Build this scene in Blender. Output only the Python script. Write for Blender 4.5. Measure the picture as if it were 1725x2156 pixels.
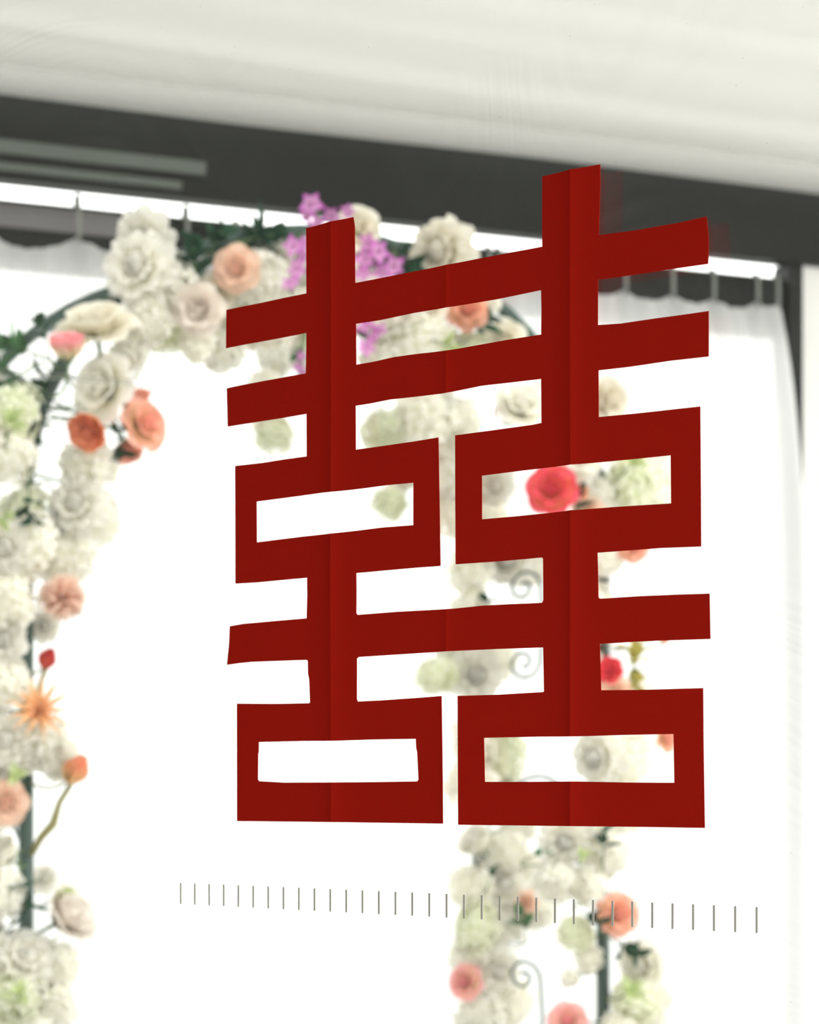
import bpy, bmesh, math, random
from mathutils import Vector, Matrix, Quaternion, noise
from mathutils.geometry import tessellate_polygon
random.seed(7)
PI = math.pi
for o in list(bpy.data.objects):
    bpy.data.objects.remove(o)
SC = bpy.context.scene
COL = SC.collection

# ------------------------------------------------------------------ camera
F = 5600.0          # focal length in pixels of the 1725 x 2156 frame
CX, HY = 862.5, 1646.0   # principal column, horizon row
H = 1.45            # camera height
cam = bpy.data.cameras.new('camera')
camo = bpy.data.objects.new('camera', cam)
COL.objects.link(camo)
camo.location = (0, 0, H)
camo.rotation_euler = (PI / 2, 0, 0)
cam.sensor_fit = 'HORIZONTAL'
cam.sensor_width = 36.0
cam.lens = 36.0 * F / 1725.0
cam.shift_y = (HY - 1078.0) / 1725.0
cam.clip_start = 0.05
cam.dof.use_dof = True
cam.dof.focus_distance = 1.565
cam.dof.aperture_fstop = 17.0
SC.camera = camo

# ------------------------------------------------------------------ sky
SKY = 1.9
w = bpy.data.worlds.new('overcast_sky')
SC.world = w
w.use_nodes = True
bg = w.node_tree.nodes['Background']
bg.inputs[0].default_value = (1.0, 1.0, 0.978, 1)
bg.inputs[1].default_value = SKY

SC.view_settings.view_transform = 'Standard'
SC.view_settings.look = 'None'
SC.view_settings.gamma = 1.0
SC.view_settings.use_curve_mapping = False
SC.view_settings.exposure = 1.04

# ------------------------------------------------------------------ pixel -> place
def P(x, y, Z):
    return Vector(((x - CX) / F * Z, Z, H + (HY - y) / F * Z))
def z_glass(x): return 8971.0 / (x + 4692.0)
def z_wall(x): return 61259.0 / (12000.0 - x)
def z_front(x): return 45391.0 / (12000.0 - x)
def z_back(x): return 50622.0 / (12000.0 - x)
T = Vector((0.8935, 0.449, 0)).normalized()      # along the back wall
N = Vector((T.y, -T.x, 0))                         # out of the back wall, towards the room
WO = Vector((0, 61259.0 / (12000.0 - CX), 0))      # wall origin
def W3(s, n, z): return WO + T * s + N * n + Vector((0, 0, z))
def s_of(x): return ((x - CX) / F * z_wall(x)) / T.x

# ------------------------------------------------------------------ materials
MATS = {}
def nt(name):
    m = bpy.data.materials.new(name)
    m.use_nodes = True
    t = m.node_tree
    t.nodes.clear()
    out = t.nodes.new('ShaderNodeOutputMaterial')
    return m, t, out
def principled(name, col, rough=0.6, var=0.06, scale=20, metal=0.0, bump=0.0, spec=0.4):
    m, t, out = nt(name)
    b = t.nodes.new('ShaderNodeBsdfPrincipled')
    b.inputs['Roughness'].default_value = rough
    b.inputs['Metallic'].default_value = metal
    b.inputs['Specular IOR Level'].default_value = spec
    no = t.nodes.new('ShaderNodeTexNoise'); no.inputs['Scale'].default_value = scale
    no.inputs['Detail'].default_value = 4
    tc = t.nodes.new('ShaderNodeTexCoord')
    t.links.new(tc.outputs['Object'], no.inputs['Vector'])
    mx = t.nodes.new('ShaderNodeMix'); mx.data_type = 'RGBA'
    mx.inputs[6].default_value = [c * (1 - var) for c in col] + [1]
    mx.inputs[7].default_value = [min(1, c * (1 + var)) for c in col] + [1]
    t.links.new(no.outputs['Fac'], mx.inputs[0])
    t.links.new(mx.outputs[2], b.inputs['Base Color'])
    if bump:
        bp = t.nodes.new('ShaderNodeBump'); bp.inputs['Strength'].default_value = bump
        bp.inputs['Distance'].default_value = 0.002
        t.links.new(no.outputs['Fac'], bp.inputs['Height'])
        t.links.new(bp.outputs[0], b.inputs['Normal'])
    t.links.new(b.outputs[0], out.inputs[0])
    MATS[name] = m
    return m
def cloth(name, col, sheer, trans, stretch=None, var=0.0):
    """woven cloth: part open weave (sheer), the rest passes a share of light (trans)"""
    m, t, out = nt(name)
    d = t.nodes.new('ShaderNodeBsdfDiffuse'); d.inputs[0].default_value = (*col, 1)
    tr = t.nodes.new('ShaderNodeBsdfTranslucent'); tr.inputs[0].default_value = (*col, 1)
    tp = t.nodes.new('ShaderNodeBsdfTransparent')
    m1 = t.nodes.new('ShaderNodeMixShader'); m1.inputs[0].default_value = trans
    t.links.new(d.outputs[0], m1.inputs[1]); t.links.new(tr.outputs[0], m1.inputs[2])
    m2 = t.nodes.new('ShaderNodeMixShader'); m2.inputs[0].default_value = sheer
    t.links.new(m1.outputs[0], m2.inputs[1]); t.links.new(tp.outputs[0], m2.inputs[2])
    if var:
        tc = t.nodes.new('ShaderNodeTexCoord'); mp = t.nodes.new('ShaderNodeMapping')
        mp.inputs['Scale'].default_value = stretch
        no = t.nodes.new('ShaderNodeTexNoise'); no.inputs['Scale'].default_value = 3; no.inputs['Detail'].default_value = 3
        mr = t.nodes.new('ShaderNodeMapRange')
        mr.inputs[3].default_value = trans - var; mr.inputs[4].default_value = trans + var
        t.links.new(tc.outputs['Object'], mp.inputs[0]); t.links.new(mp.outputs[0], no.inputs['Vector'])
        t.links.new(no.outputs['Fac'], mr.inputs[0]); t.links.new(mr.outputs[0], m1.inputs[0])
    t.links.new(m2.outputs[0], out.inputs[0])
    MATS[name] = m
    return m
def petalmat(name, base, tip, trans=0.45, lo=0.25, hi=0.85):
    m, t, out = nt(name)
    at = t.nodes.new('ShaderNodeAttribute'); at.attribute_name = 'tip'
    mr = t.nodes.new('ShaderNodeMapRange'); mr.inputs[1].default_value = lo; mr.inputs[2].default_value = hi
    t.links.new(at.outputs['Fac'], mr.inputs[0])
    mx = t.nodes.new('ShaderNodeMix'); mx.data_type = 'RGBA'
    mx.inputs[6].default_value = (*base, 1); mx.inputs[7].default_value = (*tip, 1)
    t.links.new(mr.outputs[0], mx.inputs[0])
    oi = t.nodes.new('ShaderNodeObjectInfo')
    hs = t.nodes.new('ShaderNodeHueSaturation')
    m3 = t.nodes.new('ShaderNodeMapRange'); m3.inputs[3].default_value = 0.92; m3.inputs[4].default_value = 1.04
    t.links.new(oi.outputs['Random'], m3.inputs[0]); t.links.new(m3.outputs[0], hs.inputs['Value'])
    t.links.new(mx.outputs[2], hs.inputs['Color'])
    d = t.nodes.new('ShaderNodeBsdfDiffuse'); tr = t.nodes.new('ShaderNodeBsdfTranslucent')
    t.links.new(hs.outputs[0], d.inputs[0]); t.links.new(hs.outputs[0], tr.inputs[0])
    ms = t.nodes.new('ShaderNodeMixShader'); ms.inputs[0].default_value = trans
    t.links.new(d.outputs[0], ms.inputs[1]); t.links.new(tr.outputs[0], ms.inputs[2])
    t.links.new(ms.outputs[0], out.inputs[0])
    MATS[name] = m
    return m

principled('white_paint', (0.80, 0.785, 0.76), 0.7, 0.03, 6)
principled('dark_steel', (0.007, 0.008, 0.0065), 0.5, 0.15, 8, 0, 0, 0.2)
principled('grey_steel', (0.16, 0.15, 0.15), 0.5, 0.1, 10)
principled('streak_grey', (0.10, 0.115, 0.10), 0.4, 0.1, 10)  # paler grey for the reflection streaks on the header beam
principled('hook_metal', (0.22, 0.23, 0.21), 0.4, 0.1, 20)
principled('arch_paint', (0.030, 0.062, 0.048), 0.4, 0.2, 30)
principled('floor_tile', (0.46, 0.45, 0.43), 0.5, 0.05, 4)
principled('added_porch_grey', (0.22, 0.22, 0.205), 0.7, 0.06, 5)
principled('paving', (0.36, 0.36, 0.345), 0.8, 0.08, 3)
principled('film', (0.60, 0.585, 0.52), 0.7, 0.05, 60)
principled('stem_green', (0.10, 0.16, 0.06), 0.6, 0.2, 40)
principled('stem_olive', (0.26, 0.24, 0.09), 0.6, 0.2, 40)
cloth('voile', (0.80, 0.80, 0.80), 0.16, 0.5)
cloth('voile_dense', (0.80, 0.80, 0.80), 0.10, 0.45)
cloth('ceiling_cloth', (0.80, 0.795, 0.765), 0.0, 0.03)
cloth('hem_cloth', (0.80, 0.795, 0.765), 0.55, 0.03)
petalmat('pet_white', (0.88, 0.86, 0.74), (0.94, 0.92, 0.86), 0.5)
petalmat('pet_cream', (0.80, 0.75, 0.60), (0.91, 0.87, 0.77), 0.5)
petalmat('pet_grey', (0.72, 0.65, 0.56), (0.86, 0.80, 0.73), 0.3)
petalmat('pet_hyd', (0.82, 0.82, 0.60), (0.94, 0.92, 0.86), 0.5, 0.0, 0.5)
petalmat('pet_hydgreen', (0.72, 0.77, 0.48), (0.91, 0.90, 0.80), 0.5, 0.0, 0.9)
petalmat('pet_peach', (0.93, 0.84, 0.72), (0.93, 0.66, 0.52), 0.45)
petalmat('pet_blush', (0.88, 0.33, 0.12), (0.90, 0.82, 0.74), 0.3, 0.1, 0.4)
petalmat('pet_pinkcup', (0.88, 0.80, 0.55), (0.93, 0.44, 0.46), 0.45, 0.3, 0.9)
petalmat('pet_coral', (0.90, 0.70, 0.42), (0.93, 0.50, 0.40), 0.45, 0.2, 0.9)
petalmat('pet_orange', (0.93, 0.62, 0.30), (0.90, 0.36, 0.20), 0.45)
petalmat('pet_hot', (0.92, 0.36, 0.16), (0.86, 0.11, 0.15), 0.4, 0.3, 0.75)
petalmat('pet_red', (0.75, 0.14, 0.10), (0.52, 0.035, 0.03), 0.3)
petalmat('pet_pompom', (0.90, 0.52, 0.37), (0.94, 0.75, 0.63), 0.35, 0.3, 1.0)
petalmat('pet_spider', (0.92, 0.44, 0.14), (0.92, 0.62, 0.38), 0.35)
petalmat('pet_purple', (0.80, 0.55, 0.70), (0.55, 0.16, 0.50), 0.35, 0.0, 0.7)
petalmat('pet_yellow', (0.70, 0.62, 0.15), (0.72, 0.62, 0.20), 0.3)
petalmat('leaf_dark', (0.020, 0.055, 0.032), (0.035, 0.085, 0.050), 0.2)
petalmat('leaf_mid', (0.06, 0.14, 0.06), (0.10, 0.22, 0.09), 0.35)
petalmat('leaf_lime', (0.40, 0.48, 0.20), (0.56, 0.62, 0.36), 0.4)
petalmat('leaf_mustard', (0.42, 0.36, 0.08), (0.55, 0.46, 0.12), 0.4)

def paper_mat():
    m, t, out = nt('red_paper')
    tc = t.nodes.new('ShaderNodeTexCoord')
    no = t.nodes.new('ShaderNodeTexNoise'); no.inputs['Scale'].default_value = 900; no.inputs['Detail'].default_value = 2
    t.links.new(tc.outputs['Object'], no.inputs['Vector'])
    mx = t.nodes.new('ShaderNodeMix'); mx.data_type = 'RGBA'
    mx.inputs[6].default_value = (0.57, 0.017, 0.009, 1); mx.inputs[7].default_value = (0.63, 0.023, 0.012, 1)
    t.links.new(no.outputs['Fac'], mx.inputs[0])
    d = t.nodes.new('ShaderNodeBsdfDiffuse'); t.links.new(mx.outputs[2], d.inputs[0])
    tr = t.nodes.new('ShaderNodeBsdfTranslucent'); tr.inputs[0].default_value = (0.42, 0.026, 0.014, 1)
    ms = t.nodes.new('ShaderNodeMixShader'); ms.inputs[0].default_value = 0.18
    t.links.new(d.outputs[0], ms.inputs[1]); t.links.new(tr.outputs[0], ms.inputs[2])
    t.links.new(ms.outputs[0], out.inputs[0])
    return m
def glass_mat(dusty):
    m, t, out = nt('pane_glass_dusty' if dusty else 'pane_glass')
    tp = t.nodes.new('ShaderNodeBsdfTransparent'); tp.inputs[0].default_value = (0.985, 0.99, 0.985, 1)
    gl = t.nodes.new('ShaderNodeBsdfGlossy'); gl.inputs['Roughness'].default_value = 0.0
    fr = t.nodes.new('ShaderNodeLayerWeight'); fr.inputs[0].default_value = 0.5
    pw = t.nodes.new('ShaderNodeMath'); pw.operation = 'POWER'; pw.inputs[1].default_value = 5.0
    t.links.new(fr.outputs['Facing'], pw.inputs[0])
    ms = t.nodes.new('ShaderNodeMixShader')
    mul = t.nodes.new('ShaderNodeMath'); mul.operation = 'MULTIPLY_ADD'; mul.inputs[1].default_value = 0.96; mul.inputs[2].default_value = 0.04
    t.links.new(pw.outputs[0], mul.inputs[0]); t.links.new(mul.outputs[0], ms.inputs[0])
    t.links.new(tp.outputs[0], ms.inputs[1]); t.links.new(gl.outputs[0], ms.inputs[2])
    last = ms
    if dusty:
        tc = t.nodes.new('ShaderNodeTexCoord')
        # wiping smears: a wave bent by large noise
        warp = t.nodes.new('ShaderNodeTexNoise'); warp.inputs['Scale'].default_value = 2.6; warp.inputs['Detail'].default_value = 1
        t.links.new(tc.outputs['Object'], warp.inputs['Vector'])
        va = t.nodes.new('ShaderNodeMix'); va.data_type = 'VECTOR'; va.inputs[0].default_value = 0.42
        t.links.new(tc.outputs['Object'], va.inputs[4]); t.links.new(warp.outputs['Color'], va.inputs[5])
        mp = t.nodes.new('ShaderNodeMapping'); mp.inputs['Scale'].default_value = (6, 6, 150); mp.inputs['Rotation'].default_value = (0, 0.25, 0)
        t.links.new(va.outputs[1], mp.inputs[0])
        st = t.nodes.new('ShaderNodeTexNoise'); st.inputs['Scale'].default_value = 1.6; st.inputs['Detail'].default_value = 4
        t.links.new(mp.outputs[0], st.inputs['Vector'])
        big = t.nodes.new('ShaderNodeTexNoise'); big.inputs['Scale'].default_value = 7; big.inputs['Detail'].default_value = 2
        t.links.new(tc.outputs['Object'], big.inputs['Vector'])
        r1 = t.nodes.new('ShaderNodeMapRange'); r1.inputs[1].default_value = 0.40; r1.inputs[2].default_value = 0.75
        t.links.new(st.outputs['Fac'], r1.inputs[0])
        r2 = t.nodes.new('ShaderNodeMapRange'); r2.inputs[1].default_value = 0.42; r2.inputs[2].default_value = 0.70
        t.links.new(big.outputs['Fac'], r2.inputs[0])
        mu = t.nodes.new('ShaderNodeMath'); mu.operation = 'MULTIPLY'
        t.links.new(r1.outputs[0], mu.inputs[0]); t.links.new(r2.outputs[0], mu.inputs[1])
        # specks of dust
        vo = t.nodes.new('ShaderNodeTexVoronoi'); vo.inputs['Scale'].default_value = 70
        t.links.new(tc.outputs['Object'], vo.inputs['Vector'])
        r3 = t.nodes.new('ShaderNodeMapRange'); r3.inputs[1].default_value = 0.035; r3.inputs[2].default_value = 0.02
        t.links.new(vo.outputs['Distance'], r3.inputs[0])
        ad = t.nodes.new('ShaderNodeMath'); ad.operation = 'MULTIPLY_ADD'; ad.inputs[1].default_value = 0.05
        t.links.new(mu.outputs[0], ad.inputs[0])
        sp = t.nodes.new('ShaderNodeMath'); sp.operation = 'MULTIPLY'; sp.inputs[1].default_value = 0.25
        t.links.new(r3.outputs[0], sp.inputs[0]); t.links.new(sp.outputs[0], ad.inputs[2])
        ad2 = t.nodes.new('ShaderNodeMath'); ad2.operation = 'ADD'; ad2.inputs[1].default_value = 0.003
        t.links.new(ad.outputs[0], ad2.inputs[0])
        du = t.nodes.new('ShaderNodeBsdfDiffuse'); du.inputs[0].default_value = (0.55, 0.58, 0.56, 1)
        m2 = t.nodes.new('ShaderNodeMixShader')
        t.links.new(ad2.outputs[0], m2.inputs[0]); t.links.new(ms.outputs[0], m2.inputs[1]); t.links.new(du.outputs[0], m2.inputs[2])
        last = m2
    t.links.new(last.outputs[0], out.inputs[0])
    return m
MATS['red_paper'] = paper_mat()
MATS['glass_dusty'] = glass_mat(True)
MATS['glass'] = glass_mat(False)

# ------------------------------------------------------------------ mesh helpers
def mesh(name, verts, faces, mat, smooth=False, tip=None):
    me = bpy.data.meshes.new(name)
    me.from_pydata([tuple(v) for v in verts], [], faces)
    me.materials.append(MATS[mat])
    if smooth:
        me.polygons.foreach_set('use_smooth', [True] * len(me.polygons))
    if tip is not None:
        a = me.attributes.new('tip', 'FLOAT', 'POINT')
        a.data.foreach_set('value', tip)
    me.update()
    return me
def link(name, data, parent=None, mw=None):
    o = bpy.data.objects.new(name, data)
    COL.objects.link(o)
    if parent is not None:
        o.parent = parent
    if mw is not None:
        o.matrix_local = mw
    return o
def tag(o, label, cat, group=None):
    o['label'] = label; o['category'] = cat
    if group: o['group'] = group
    return o
def struct(o):
    o['kind'] = 'structure'
    return o
def box_vf(fn, a0, a1, b0, b1, c0, c1):
    v = [fn(a, b, c) for a in (a0, a1) for b in (b0, b1) for c in (c0, c1)]
    f = [(0, 1, 3, 2), (4, 6, 7, 5), (0, 4, 5, 1), (2, 3, 7, 6), (0, 2, 6, 4), (1, 5, 7, 3)]
    return v, f
def bevel(me, w, seg=2):
    bm = bmesh.new(); bm.from_mesh(me)
    bmesh.ops.recalc_face_normals(bm, faces=bm.faces)
    bmesh.ops.bevel(bm, geom=bm.edges[:], offset=w, segments=seg, affect='EDGES', profile=0.6)
    bm.to_mesh(me); bm.free()
def wall_box(name, s0, s1, n0, n1, z0, z1, mat, parent=None, bev=0.0):
    v, f = box_vf(W3, s0, s1, n0, n1, z0, z1)
    me = mesh(name, v, f, mat)
    if bev: bevel(me, bev)
    return link(name, me, parent)
def tube_vf(pts, rad, sides=8, closed=False):
    V, Fc = [], []
    n = len(pts)
    up0 = Vector((0.123, 0.27, 0.95))
    for i, p in enumerate(pts):
        p = Vector(p)
        a = Vector(pts[i - 1]) if i > 0 else p
        b = Vector(pts[i + 1]) if i < n - 1 else p
        d = (b - a).normalized()
        x = d.cross(up0)
        if x.length < 0.05: x = d.cross(Vector((1, 0, 0)))
        x.normalize(); y = d.cross(x)
        r = rad[i] if isinstance(rad, (list, tuple)) else rad
        for k in range(sides):
            a_ = 2 * PI * k / sides
            V.append(p + x * (r * math.cos(a_)) + y * (r * math.sin(a_)))
    for i in range(n - 1):
        for k in range(sides):
            k2 = (k + 1) % sides
            Fc.append((i * sides + k, i * sides + k2, (i + 1) * sides + k2, (i + 1) * sides + k))
    Fc.append(tuple(range(sides - 1, -1, -1)))
    Fc.append(tuple(range((n - 1) * sides, n * sides)))
    return V, Fc
def tube(name, pts, rad, mat, parent=None, sides=8):
    v, f = tube_vf(pts, rad, sides)
    return link(name, mesh(name, v, f, mat, True), parent)

# ================================================================== THE ROOM
ZB = H                                   # heights below are given above the lens
# floor
v = [W3(-4.5, -0.3, 0), W3(3.5, -0.3, 0), W3(3.5, 3.9, 0), W3(-4.5, 3.9, 0)]
v2 = [p - Vector((0, 0, 0.06)) for p in v]
fl = struct(link('floor', mesh('floor', v + v2, [(0, 3, 2, 1), (4, 5, 6, 7), (0, 1, 5, 4), (1, 2, 6, 5), (2, 3, 7, 6), (3, 0, 4, 7)], 'floor_tile')))
gd = [Vector((-40, -30, -0.07)), Vector((40, -30, -0.07)), Vector((40, 60, -0.07)), Vector((-40, 60, -0.07))]
struct(link('ground', mesh('ground', gd, [(0, 1, 2, 3)], 'paving')))

# back wall: header beam, window head, posts, low sill, white end panel
S_POST0, S_POST1 = s_of(1662), s_of(1692)
tb = struct(link('trim_1', None))
wall_box('header_beam', -4.5, 3.5, -0.04, 0.0, ZB + 1.168, ZB + 1.42, 'dark_steel', tb, 0.003)
wall_box('beam_lip', -4.5, 3.5, -0.04, 0.012, ZB + 1.155, ZB + 1.168, 'dark_steel', tb)
wall_box('reflection_streak', -4.5, s_of(430), 0.0, 0.012, ZB + 1.205, ZB + 1.232, 'streak_grey', tb, 0.002)  # reflection streak on the beam, put in as a paler grey strip
wall_box('reflection_streak', -4.5, s_of(380), 0.0, 0.010, ZB + 1.172, ZB + 1.188, 'streak_grey', tb, 0.002)  # second, lower reflection streak, also a paler grey strip
wall_box('added_roof_edge', -4.5, 3.5, -0.25, 0.02, ZB + 1.42, ZB + 1.62, 'dark_steel', tb)  # unseen dark box, added to block sky above the ceiling hem
wh = struct(link('trim_2', None))
wall_box('window_head', -4.5, S_POST0, -0.05, -0.012, ZB + 0.992, ZB + 1.116, 'dark_steel', wh, 0.003)
wall_box('head_plate', -4.5, s_of(322), -0.012, -0.004, ZB + 1.068, ZB + 1.114, 'grey_steel', wh, 0.002)
po = struct(link('trim_3', None))
wall_box('post', S_POST0, S_POST1, -0.06, 0.0, 0.0, ZB + 1.156, 'dark_steel', po, 0.003)
for s in (-2.35, -3.6):
    wall_box('post', s, s + 0.06, -0.10, -0.02, 0.0, ZB + 0.992, 'dark_steel', po, 0.003)
wall_box('sill', -4.5, S_POST0, -0.12, 0.0, 0.0, 0.12, 'dark_steel', po, 0.003)
struct(wall_box('wall_back', S_POST1, 3.5, -0.12, -0.01, 0.0, ZB + 1.156, 'white_paint'))
# panes of the back wall
edges = [-4.5, -3.57, -2.32, S_POST0]
for i in range(3):
    wd = struct(link('window_%d' % (i + 2), None))
    wall_box('pane', edges[i] + 0.03 * (i > 0), edges[i + 1] - 0.035 * (i < 2), -0.036, -0.030, 0.12, ZB + 0.992, 'glass', wd)
    wall_box('transom_pane', edges[i] + 0.03 * (i > 0), edges[i + 1] - 0.035 * (i < 2), -0.036, -0.030, ZB + 1.112, ZB + 1.156, 'glass', wd)

# draped white ceiling cloth: folds run along the wall
def ceiling():
    prof = []
    nn = 150
    for i in range(nn + 1):
        n = 0.10 + 1.5 * (i / nn) ** 1.2
        prof.append(n)
    ss = [-4.5 + 8.0 * k / 60 for k in range(61)]
    V, Fc = [], []
    for n in prof:
        for s in ss:
            q = noise.noise(Vector((s * 0.35, n * 5.0, 3.1)))
            z = 1.352 + 0.30 * (1 - math.exp(-(n - 0.10) / 1.6)) * 0.55
            z += 0.005 * math.sin(n * 21 + 5.0 * q + s * 0.5) * min(1, (n - 0.10) * 6) + 0.012 * q
            V.append(W3(s, n, ZB + z))
    m = len(ss)
    for i in range(len(prof) - 1):
        for k in range(m - 1):
            Fc.append((i * m + k, i * m + k + 1, (i + 1) * m + k + 1, (i + 1) * m + k))
    c = struct(link('ceiling', mesh('ceiling', V, Fc, 'ceiling_cloth', True)))
    # thin voile hems that overlap one below the other at the wall
    for j in range(5):
        V, Fc = [], []
        z0, z1 = 1.315 + 0.011 * j, 1.395
        n_ = 0.016 + 0.006 * j
        for k, s in enumerate(ss):
            wob = 0.004 * noise.noise(Vector((s * 1.3, j * 3.7, 0)))
            for r in range(5):
                f = r / 4
                V.append(W3(s, n_ + 0.10 * f, ZB + z0 + wob + (z1 - z0) * f))
        for k in range(m - 1):
            for r in range(4):
                Fc.append((k * 5 + r, (k + 1) * 5 + r, (k + 1) * 5 + r + 1, k * 5 + r + 1))
        link('voile_hem', mesh('voile_hem', V, Fc, 'hem_cloth', True), c)
ceiling()
sk = struct(link('window_5', None))  # unseen roof glass, added so that open sky lights the flowers
for k in range(6):
    s0 = -4.5 + 8.0 * k / 6
    wall_box('added_roof_pane', s0 + 0.03, s0 + 8.0 / 6 - 0.03, 1.66, 3.9, ZB + 1.56, ZB + 1.566, 'glass', sk)
    wall_box('added_roof_bar', s0 - 0.03, s0 + 0.03, 1.60, 3.9, ZB + 1.53, ZB + 1.58, 'white_paint', sk)
wall_box('added_roof_beam', -4.5, 3.5, 1.60, 1.66, ZB + 1.50, ZB + 1.60, 'white_paint', sk)

# ================================================================== THE GLASS IN FRONT
def G3(u, n, z):          # along the pane, out of it towards the camera, height
    return GO + GT * u + GN * n + Vector((0, 0, z))
ga = P(480, HY, z_glass(480)); gb = P(1495, HY, z_glass(1495))
GT = (gb - ga).normalized(); GN = Vector((GT.y, -GT.x, 0))
if GN.y > 0: GN = -GN
GO = P(990, HY, z_glass(990)); GO.z = 0
def glass_uz(x, y):
    p = P(x, y, z_glass(x))
    return ((p - GO).dot(GT), p.z)
win = struct(link('window_1', None))
v, f = box_vf(G3, -1.6, 0.62, -0.008, 0.0, 0.06, 2.40)
link('pane', mesh('pane', v, f, 'glass_dusty'), win)
for nm, (u0, u1, z0, z1) in (('frame_stile', (-1.66, -1.6, 0.0, 2.46)), ('frame_stile', (0.62, 0.68, 0.0, 2.46)),
                             ('frame_rail', (-1.6, 0.62, 0.0, 0.06)), ('frame_rail', (-1.6, 0.62, 2.40, 2.46))):
    v, f = box_vf(G3, u0, u1, -0.034, 0.026, z0, z1)
    me = mesh(nm, v, f, 'dark_steel'); bevel(me, 0.003)
    link(nm, me, win)
# unseen porch added on the camera side of the pane to darken its reflection
def slab(name, pts, z0, z1, mat):
    n = len(pts)
    V = [Vector((x, y, z)) for z in (z0, z1) for x, y in pts]
    Fc = [tuple(range(n - 1, -1, -1)), tuple(range(n, 2 * n))] + [(i, (i + 1) % n, n + (i + 1) % n, n + i) for i in range(n)]
    return struct(link(name, mesh(name, V, Fc, mat)))
pl_ = G3(-1.66, 0, 0)
slab('added_wall_left', [(pl_.x - 0.12, pl_.y), (pl_.x, pl_.y), (-2.2, -2.2), (-2.32, -2.2)], 0, 2.5, 'added_porch_grey')
slab('added_wall_front', [(-2.2, -2.32), (-0.7, -2.32), (-0.7, -2.2), (-2.2, -2.2)], 0, 2.5, 'added_porch_grey')  # added wall stops short so slanting light picks out the paper folds
pr_ = G3(0.68, 0.03, 0)
slab('added_porch_roof', [(-2.4, -2.4), (2.6, -2.4), (2.6, 0.6), (pr_.x, pr_.y), (pl_.x, pl_.y), (pl_.x - 0.12, pl_.y)], 2.5, 2.62, 'added_porch_grey')
slab('added_porch_floor', [(-2.4, -2.4), (2.6, -2.4), (2.6, 0.6), (pr_.x, pr_.y), (pl_.x, pl_.y), (pl_.x - 0.12, pl_.y)], -0.06, 0.0, 'floor_tile')
# 34 short film strips stuck on the pane, evenly spaced
uA, zA = glass_uz(381, 1880); uB, zB = glass_uz(1594, 1937.5)
zt = (glass_uz(381, 1858)[1] + glass_uz(1594, 1910)[1]) / 2
zb = (glass_uz(381, 1903.5)[1] + glass_uz(1594, 1965)[1]) / 2
hw = 0.00076
v, f = box_vf(lambda a, b, c: GT * a + GN * b + Vector((0, 0, c)), -hw, hw, 0.0, 0.00025, -(zt - zb) / 2, (zt - zb) / 2)
strip_me = mesh('film_strip', v, f, 'film')
for i in range(34):
    o = link('film_strip', strip_me, win)
    o.location = G3(uA + (uB - uA) * i / 33, 0.00002, (zt + zb) / 2)

# ------------------------------------------------------------------ red paper cutting
OUT = [(648.5,481),(748.8,458),(751.7,477.7),(752,596.5),(941,559.4),(1010,545.4),(1146,520),(1146,372.2),(1268.8,347.1),(1269,389.6),
(1266,496.3),(1347.4,485.2),(1434.3,469.6),(1491.4,456.7),(1495.9,500.9),(1496,521.7),(1495.2,556.5),(1417,567.7),(1312.6,583.3),
(1264.3,589.9),(1264,685.2),(1312.6,681.7),(1382,671.3),(1434,664.3),(1496,655.3),(1496,751.3),(1417,760),(1330,772.9),(1265,780.5),
(1265,878.6),(1340.4,871.3),(1478.2,856),(1479.4,1023.9),(1480,1151.2),(1395,1154.3),(1262.4,1164.1),(1264,1215.2),(1264.8,1258.7),
(1268.3,1260.8),(1353.5,1255.2),(1437,1251.7),(1497.8,1249.7),(1499.6,1345.7),(1398.7,1348.8),(1332.6,1351.9),(1267.9,1356.1),
(1270.7,1453.5),(1272.6,1453.4),(1364.8,1452.3),(1484.4,1448.5),(1485.5,1562.6),(1488.6,1743.5),(1347.4,1741),(969,1736.5),(967.2,1465.2),
(1051.7,1462.8),(1147.7,1457.2),(1149.8,1455.8),(1148,1363.3),(1044.8,1366.8),(948,1371.3),(939.6,1371.9),(803.3,1380.6),(759.9,1383.5),
(756.1,1386.7),(755.5,1471.3),(757.5,1477.1),(803.3,1474.8),(875.8,1469.9),(934.3,1465.5),(936.7,1598.8),(938.4,1734.2),(711.4,1731),
(502.8,1729),(502.8,1481.4),(586,1482),(655.5,1480.6),(657,1478.5),(655.5,1430.7),(653,1419),(652.6,1391.6),(649.7,1389.6),(600.4,1391.3),
(533.8,1393.9),(507.7,1396.5),(481.6,1400.3),(486,1358.3),(487.7,1318.6),(516.4,1313.6),(571.4,1308.7),(650.3,1302),(651,1280),
(651.7,1249.6),(651.2,1216.8),(600.4,1221.4),(545.4,1226.7),(499.3,1229.3),(498.7,981.4),(557,974.8),(606,967),(649.7,961.2),(649,871.9),
(597.5,880.6),(528,891.6),(483.3,898.8),(481.3,818),(510.6,811.6),(559.9,802.3),(647.4,786.4),(648.3,741.4),(648.8,701.4),(586,713.9),
(522,725.5),(479.6,733.9),(480.4,653),(507.7,647.2),(551,638.6),(600.4,627.8),(648.8,618.3)]
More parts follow.
